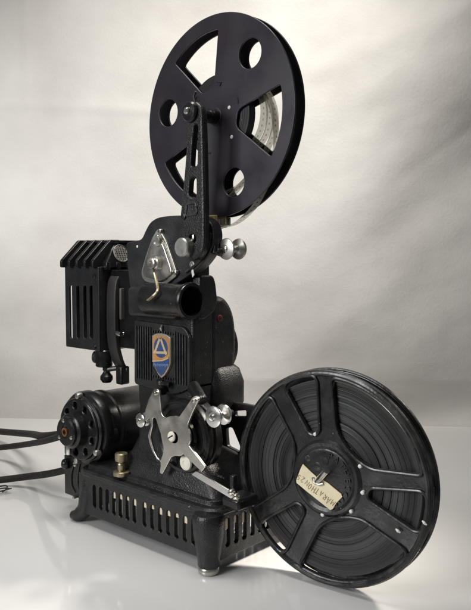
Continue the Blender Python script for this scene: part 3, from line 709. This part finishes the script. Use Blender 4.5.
for nm, y0 in (('front_flange', 0.0), ('back_flange', .15)):
    b = LB(); b.plate(circle((0, 0), .99, 128), wins if y0 == 0 else [wide(170)], y=y0, t=.02, bev=.004)
    yy = y0-.004 if y0 == 0 else y0+.024
    for w in (wins if y0 == 0 else []):
        c0 = Vector((sum(p[0] for p in w)/len(w), sum(p[1] for p in w)/len(w)))
        ww = []
        for i, p in enumerate(w):                     # lip lies a little outside the opening
            tdir = (Vector(w[(i+1) % len(w)])-Vector(w[i-1])).normalized(); nn = Vector((tdir.y, -tdir.x))
            ww.append((p[0]+nn.x*.018, yy, p[1]+nn.y*.018))
        b.tube(ww, .023, 10, closed=True, flat=.8)
    b.tube([(.972*math.cos(2*math.pi*k/128), yy, .972*math.sin(2*math.pi*k/128)) for k in range(128)], .028, 10, closed=True)
    b.tube([(.99*math.cos(2*math.pi*k/128), y0+.01, .99*math.sin(2*math.pi*k/128)) for k in range(128)], .016, 8, closed=True)
    if y0 == 0:
        b.lathe([(.36, .002), (.33, .03), (.305, .034), (.29, .026), (.275, .018), (.26, .022), (.22, .026), (.1, .026), (.06, .026), (0, .026)], (-.01, 0, 0), NY, 64)
    b.build(nm, REELB, lr)
prof = [(.3, .034)]; r_ = .36
while r_ < .9:
    w_ = random.choice((.006, .008, .012, .02, .035)); y_ = .03+random.choice((0, 0, .002, .004, .005, .009)); w_ = min(w_, .9-r_+.001)
    prof += [(r_+.0005, y_), (r_+w_-.0005, y_+random.uniform(-.0008, .0008))]; r_ += w_
b = LB(); b.lathe(prof+[(.902, .036), (.902, .14), (.9, .148), (.3, .148)], (0, 0, 0), (0, 1, 0), 96)
b.build('film_roll', FILMROLL, lr)
# scalloped core edge seen between film and hub
b = LB(); pts = [((.37+.018*math.cos(14*t*2*math.pi/140))*math.cos(2*math.pi*t/140), (.37+.018*math.cos(14*t*2*math.pi/140))*math.sin(2*math.pi*t/140)) for t in range(140)]
b.plate(pts, (), y=.014, t=.012, bev=.003); b.build('core', REELB, lr)
# embossed lettering round the hub
b = LB()
for k, ch in enumerate('PATHESCOPE'):
    a = 77-k*17.5; x, z = -.01+.228*math.cos(R(a)), .228*math.sin(R(a))
    b.add(text_mesh(ch, .085, .006), side_mx(x, -.03, z, R(a-90)))
b.build('lettering', mat('embossed_steel', (.02, .02, .02), .3, bump=.15, bscale=300, cvar=.3, smudge=.5), lr)
# hole and latch pin
b = LB(); b.cyl((-.012, -.022, .165), NY, .034, .008, .001, 20); b.build('drive_hole', DARK, lr)
b = LB(); b.cyl((-.1, -.022, .1), NY, .04, .006, .002, 20); b.cyl((-.2, -.022, .16), NY, .03, .006, .002, 20); b.build('stamped_dimple', REELB, lr)
b = LB(); b.tube([(-.105, -.035, -.05), (-.06, -.06, -.005), (.06, -.13, .115)], [.024, .03, .03], 16); b.build('latch_pin', STEEL, lr)
b = LB(); b.tube([(-.13, -.05, 0), (-.115, -.055, -.045), (-.06, -.055, -.055), (-.02, -.05, -.04)], .012, 8); b.build('latch_spring', DULL, lr)
# paper label
lab = [(-.245, .1), (-.27, .05), (-.315, -.065), (-.312, -.09), (-.2, -.15), (-.05, -.225), (.05, -.275), (.075, -.262), (.11, -.2), (.172, -.128), (.16, -.105), (.09, -.068), (.02, -.03), (-.04, -.012), (-.08, -.02), (-.105, .01), (-.17, .05)]
b = LB(); b.plate(lab, (), y=-.04, t=.01, bev=.001); paper = b.build('paper_label', PAPER, lr)
# handwriting on it: upside down, running right to left
STR = {'M': [[(0, 0), (.1, 1), (.5, .35), (.9, 1), (1, 0)]], 'A': [[(0, 0), (.5, 1), (1, 0)], [(.2, .35), (.85, .38)]], 'R': [[(0, 0), (.05, 1), (.7, .95), (.75, .6), (.1, .48), (.9, 0)]],
       'T': [[(.5, 0), (.5, 1)], [(0, 1), (1, .95)]], 'H': [[(.05, 0), (.0, 1)], [(.9, 0), (.85, 1)], [(.0, .5), (.9, .52)]], 'O': [[(.5, 0), (.05, .3), (.1, .8), (.5, 1), (.9, .75), (.9, .25), (.5, 0)]],
       'N': [[(0, 0), (.05, 1), (.9, 0), (.95, 1)]], '2': [[(0, .8), (.4, 1), (.8, .75), (.1, .0), (.95, .05)]], '5': [[(.85, 1), (.15, .98), (.1, .55), (.6, .6), (.85, .3), (.5, 0), (.05, .1)]]}
b = LB(); o0 = Vector((.088, -.217)); ux = Vector((-.895, .446)); uz = Vector((-.446, -.895)); cur = 0.0
o0 = o0-uz*.012
for ch in 'MARATHON 25':
    if ch == ' ': cur += .012; continue
    w, h = (.037 if ch == 'M' else .03), .056+random.uniform(-.005, .005)
    jx, jw, jz = random.uniform(-.12, .12), random.uniform(.85, 1.12), random.uniform(-.006, .006)
    for st in STR[ch]:
        pp = [o0+ux*(cur+(x+.22*z+jx)*w*jw)+uz*(z*h-.02+jz+random.uniform(-.003, .003)) for x, z in st]
        b.tube([(p.x, -.0415, p.y) for p in pp], .0029, 5)
    cur += w+.0125
b.build('handwriting', INK, paper)
# bright rivets and chips
LC = lc0; nw = Vector((math.sin(lrz), -math.cos(lrz), 0))
def onR(px, py, off=.02):
    d = ray(px, py); c = LC+nw*off; w = O+d*(((c-O).dot(nw))/d.dot(nw)); return rt.inverted() @ w
for px, py, r in ((314.5, 434.5, .018), (359.5, 466.5, .02), (362, 493, .02), (350.5, 511.8, .019), (322, 515, .02)):
    q = onR(px, py, .03); b = LB(); b.lathe([(r, -.02), (r*.9, .006), (r*.5, .012), (0, .013)], (q.x, -.02, q.z), NY, 14); b.build('rivet', WHITE, lr)
b = LB()
for px, py, a in ((398, 531, -30), (424.5, 523, -35)):
    q = onR(px, py, .03); u = Vector((math.cos(R(a)), 0, math.sin(R(a))))
    b = LB(); b.tube([Vector((q.x, -.026, q.z))-u*.025, Vector((q.x, -.03, q.z)), Vector((q.x, -.026, q.z))+u*.025], [.006, .014, .006], 8); b.build('paint_chip', WHITE, lr)

# ================================================================== POWER CORDS
def cord(name, label, pts, r, loc):
    o = MB(); sm = smooth(pts, 10, False); o.tube(sm, r, 14)
    ob = o.build(name, CLOTHCORD, None); ob['label'] = label; ob['category'] = 'power cord'; ob['group'] = 'cords running off to the left'
    return ob
hubp = Vector((-1.2, .28, 1.02))
def V(p): return tuple(p)
cord('power_cord', 'uppermost black braided cord, running level from the motor to the left', [(-1.15, .75, 1.0), V(onZ(52, 435.6, .75)), V(onZ(30, 434, .4)), V(onZ(0, 431.5, .18)), V(onZ(-40, 427.5, .075)), V(onZ(-120, 424, .075)), V(onZ(-260, 424, .075))], .052, 0)
cord('power_cord', 'middle black cord with pale stitches, sagging left from the motor hub', [(-1.22, .22, 1.01), V(onZ(50, 439.5, .75)), V(onZ(28, 444, .4)), V(onZ(0, 447.5, .2)), V(onZ(-40, 450, .07)), V(onZ(-120, 452, .06)), V(onZ(-260, 452, .06))], .043, 0)
cord('power_cord', 'lowest black cord, leaving the terminal box just above the table', [(-1.46, .35, .48), V(onZ(50, 473.5, .3)), V(onZ(28, 476.5, .16)), V(onZ(0, 480, .09)), V(onZ(-40, 484, .06)), V(onZ(-120, 490, .058)), V(onZ(-260, 500, .058))], .045, 0)
b = MB()
for k in range(2):
    c0 = onZ(0+k*2.2, 492+k*1.6, .01); pts = [(c0.x+.09*math.cos(t*.7+k)*(.6+.1*k), c0.y+.1*math.sin(t*.7+k*2), .02+.05*abs(math.sin(t*.5+k))) for t in range(9)]
    b.tube(smooth(pts, 4, False), .009, 6)
w = b.build('loose_wire', RUBBER, None); w['label'] = 'small tangle of thin dark wire lying on the table under the cords'; w['category'] = 'wire'

# ================================================================== TABLE AND BACKDROP
tm = mat('glossy_white_laminate', (.70, .695, .685), .09, bump=.01, bscale=22, rvar=.06, cvar=.05, cscale=9, spec=.5, dist=.002, speck=-.01, smudge=0, speckcol=(.5, .48, .45))
a0 = onZ(0, 418, 0); a1 = onZ(471, 427, 0); du = (a1-a0).normalized(); dn = Vector((-du.y, du.x, 0))      # dn points away from the camera
def tb_(u, v, z): return a0+du*u+dn*v+Vector((0, 0, z))
t = bmesh.new()
vs = [t.verts.new(tb_(u, v, z)) for z in (0, -.2) for u, v in ((-9, -17), (17, -17), (17, .25), (-9, .25))]
t.faces.new(vs[0:4]); t.faces.new(vs[7:3:-1])
for k in range(4): t.faces.new((vs[k], vs[4+k], vs[4+(k+1) % 4], vs[(k+1) % 4]))
bmesh.ops.recalc_face_normals(t, faces=t.faces[:])
tab = MB().add(t).build('tabletop', tm); tab['kind'] = 'structure'
# cloth backdrop: a hanging sheet with broad soft folds
cm = bpy.data.materials.new('cream_cloth'); cm.use_nodes = True
N = cm.node_tree.nodes; L = cm.node_tree.links; bs = N['Principled BSDF']; bs.inputs['Roughness'].default_value = .9; bs.inputs['Specular IOR Level'].default_value = .1
tc = N.new('ShaderNodeTexCoord'); mp = N.new('ShaderNodeMapping'); L.new(tc.outputs['Object'], mp.inputs[0])
n1 = N.new('ShaderNodeTexNoise'); n1.inputs['Scale'].default_value = 7; n1.inputs['Detail'].default_value = 8; L.new(mp.outputs[0], n1.inputs[0])
cr = N.new('ShaderNodeValToRGB'); cr.color_ramp.elements[0].position = .3; cr.color_ramp.elements[1].position = .7; cr.color_ramp.elements[0].color = (.60, .575, .55, 1); cr.color_ramp.elements[1].color = (.72, .705, .675, 1); L.new(n1.outputs['Fac'], cr.inputs[0]); L.new(cr.outputs[0], bs.inputs['Base Color'])
n2 = N.new('ShaderNodeTexNoise'); n2.inputs['Scale'].default_value = 260; n2.inputs['Detail'].default_value = 3; L.new(mp.outputs[0], n2.inputs[0])
n3 = N.new('ShaderNodeTexNoise'); n3.inputs['Scale'].default_value = 18; n3.inputs['Detail'].default_value = 4; L.new(mp.outputs[0], n3.inputs[0])
ad = N.new('ShaderNodeMath'); ad.operation = 'MULTIPLY_ADD'; ad.inputs[1].default_value = 2.5; L.new(n3.outputs['Fac'], ad.inputs[0]); L.new(n2.outputs['Fac'], ad.inputs[2])
bp = N.new('ShaderNodeBump'); bp.inputs['Strength'].default_value = .22; bp.inputs['Distance'].default_value = .0014; L.new(ad.outputs[0], bp.inputs['Height']); L.new(bp.outputs[0], bs.inputs['Normal'])
def g(x, c, w): return math.exp(-((x-c)/w)**2)
W_ = (a1-a0).length
def fold(u, v):
    """bulge towards the camera (units); u along the cloth 0..1 across the picture, v height"""
    nz = mnoise.noise
    f = .10*nz(Vector((u*2.2+3, v*.35, 1.7)))+.035*nz(Vector((u*5+v*.5, v*.8-u*2, 4.1)))+.012*nz(Vector((u*13+v*.7, v*2.2-u*6, 9.3)))+.0045*nz(Vector((u*34+v, v*5-u*12, 2.3)))
    rt_ = 1/(1+math.exp(-(u-.58)*11))            # the right side of the sheet hangs in diagonal folds
    d = v-(1.9+(u-.55)*7.0)+.25*nz(Vector((u*3, v*.5, .3)))
    f += rt_*.34/(1+math.exp(-d*2.4))
    f += rt_*.05*g(d, -1.1, .5) + rt_*1.1*(1-math.exp(-max(0, v)/1.3))
    f -= max(0, u-.6)**2*2.2*min(1, max(0, 1-(d-.3)*.5))
    f += .02*g(v-(5.5+(u-.5)*3.0), 0, .22)*rt_ + .012*g(v-(4.5+(u-.5)*4.2), 0, .3)*rt_
    f += .016*g(v, 5.8-.5*u+.06*nz(Vector((u*7, 0, 5))), .1)*min(1, max(0, (.6-u)*4))      # soft pressed crease near the top left
    f += .02*g(u, .075, .004)*(1 if v > 5.75 else 0)
    f += .06*math.exp(-max(0, v)*2.5)*0
    return f
t = bmesh.new(); nu, nv = 260, 180; grid = []
for i in range(nu+1):
    row = []
    for j in range(nv+1):
        u = -.55+2.1*i/nu; v = -.15+9.5*(j/nv)
        vv = max(0, v)
        off = -fold(u, v)*min(1, vv*1.2)
        row.append(t.verts.new(tb_(u*W_, off+.0, v)))
    grid.append(row)
for i in range(nu):
    for j in range(nv): t.faces.new((grid[i][j], grid[i+1][j], grid[i+1][j+1], grid[i][j+1]))
bk_ = MB().add(t).build('backdrop', cm, ang=80); bk_['kind'] = 'structure'

# ================================================================== LIGHT
w = bpy.data.worlds.new('World'); sc.world = w; w.use_nodes = True
w.node_tree.nodes['Background'].inputs['Color'].default_value = (.93, .96, 1.0, 1); w.node_tree.nodes['Background'].inputs['Strength'].default_value = .09
Rv = Vector((right.x, right.y, 0)).normalized(); Fv = Vector((-back.x, -back.y, 0)).normalized()
C0 = Vector((.7, .5, 1.5))
def area(name, r, f, h, tgt, power, sx, sy, colr, spread=180):
    l = bpy.data.lights.new(name, 'AREA'); l.shape = 'RECTANGLE'; l.size = sx*S; l.size_y = sy*S; l.energy = power; l.color = colr; l.spread = R(spread)
    o = bpy.data.objects.new(name, l); col.objects.link(o)
    p = C0+Rv*r+Fv*f+Vector((0, 0, h)); o.location = p*S
    d = (Vector(tgt)-p).normalized(); o.rotation_euler = d.to_track_quat('-Z', 'Y').to_euler(); return o
area('key_lamp', 8.5, 2.0, 7.5, (1.1, .35, .0), .36, 1.8, 1.8, (1, .94, .84), 19)
area('ceiling_lamp', -2.0, -1.0, 11.0, (.0, -.2, 0), .35, 2.5, 2.5, (1, .97, .93), 52)
area('front_left_fill', -7.5, -6, 4, (1.6, .5, 1.2), .9, 4.5, 5, (.97, .98, 1), 60)  # added soft fill at front left, gives the side faces their sheen
area('backdrop_fill', .6, -.2, 9.2, tb_(W_*.42, 0, 2.6), 2.55, 3, 3, (1, .965, .90), 95)  # added out-of-view lamp overhead, only to brighten the cloth
area('side_fill', -7.0, 2.0, 3.0, tb_(W_*.08, 0, 4.2), .55, 2.5, 2.5, (.97, .98, 1), 110)  # added weak lamp off to the left, lifts that side of the cloth
sc.view_settings.view_transform = 'Standard'; sc.view_settings.look = 'None'; sc.view_settings.exposure = 0
sc.render.engine = 'CYCLES'; sc.cycles.max_bounces = 8
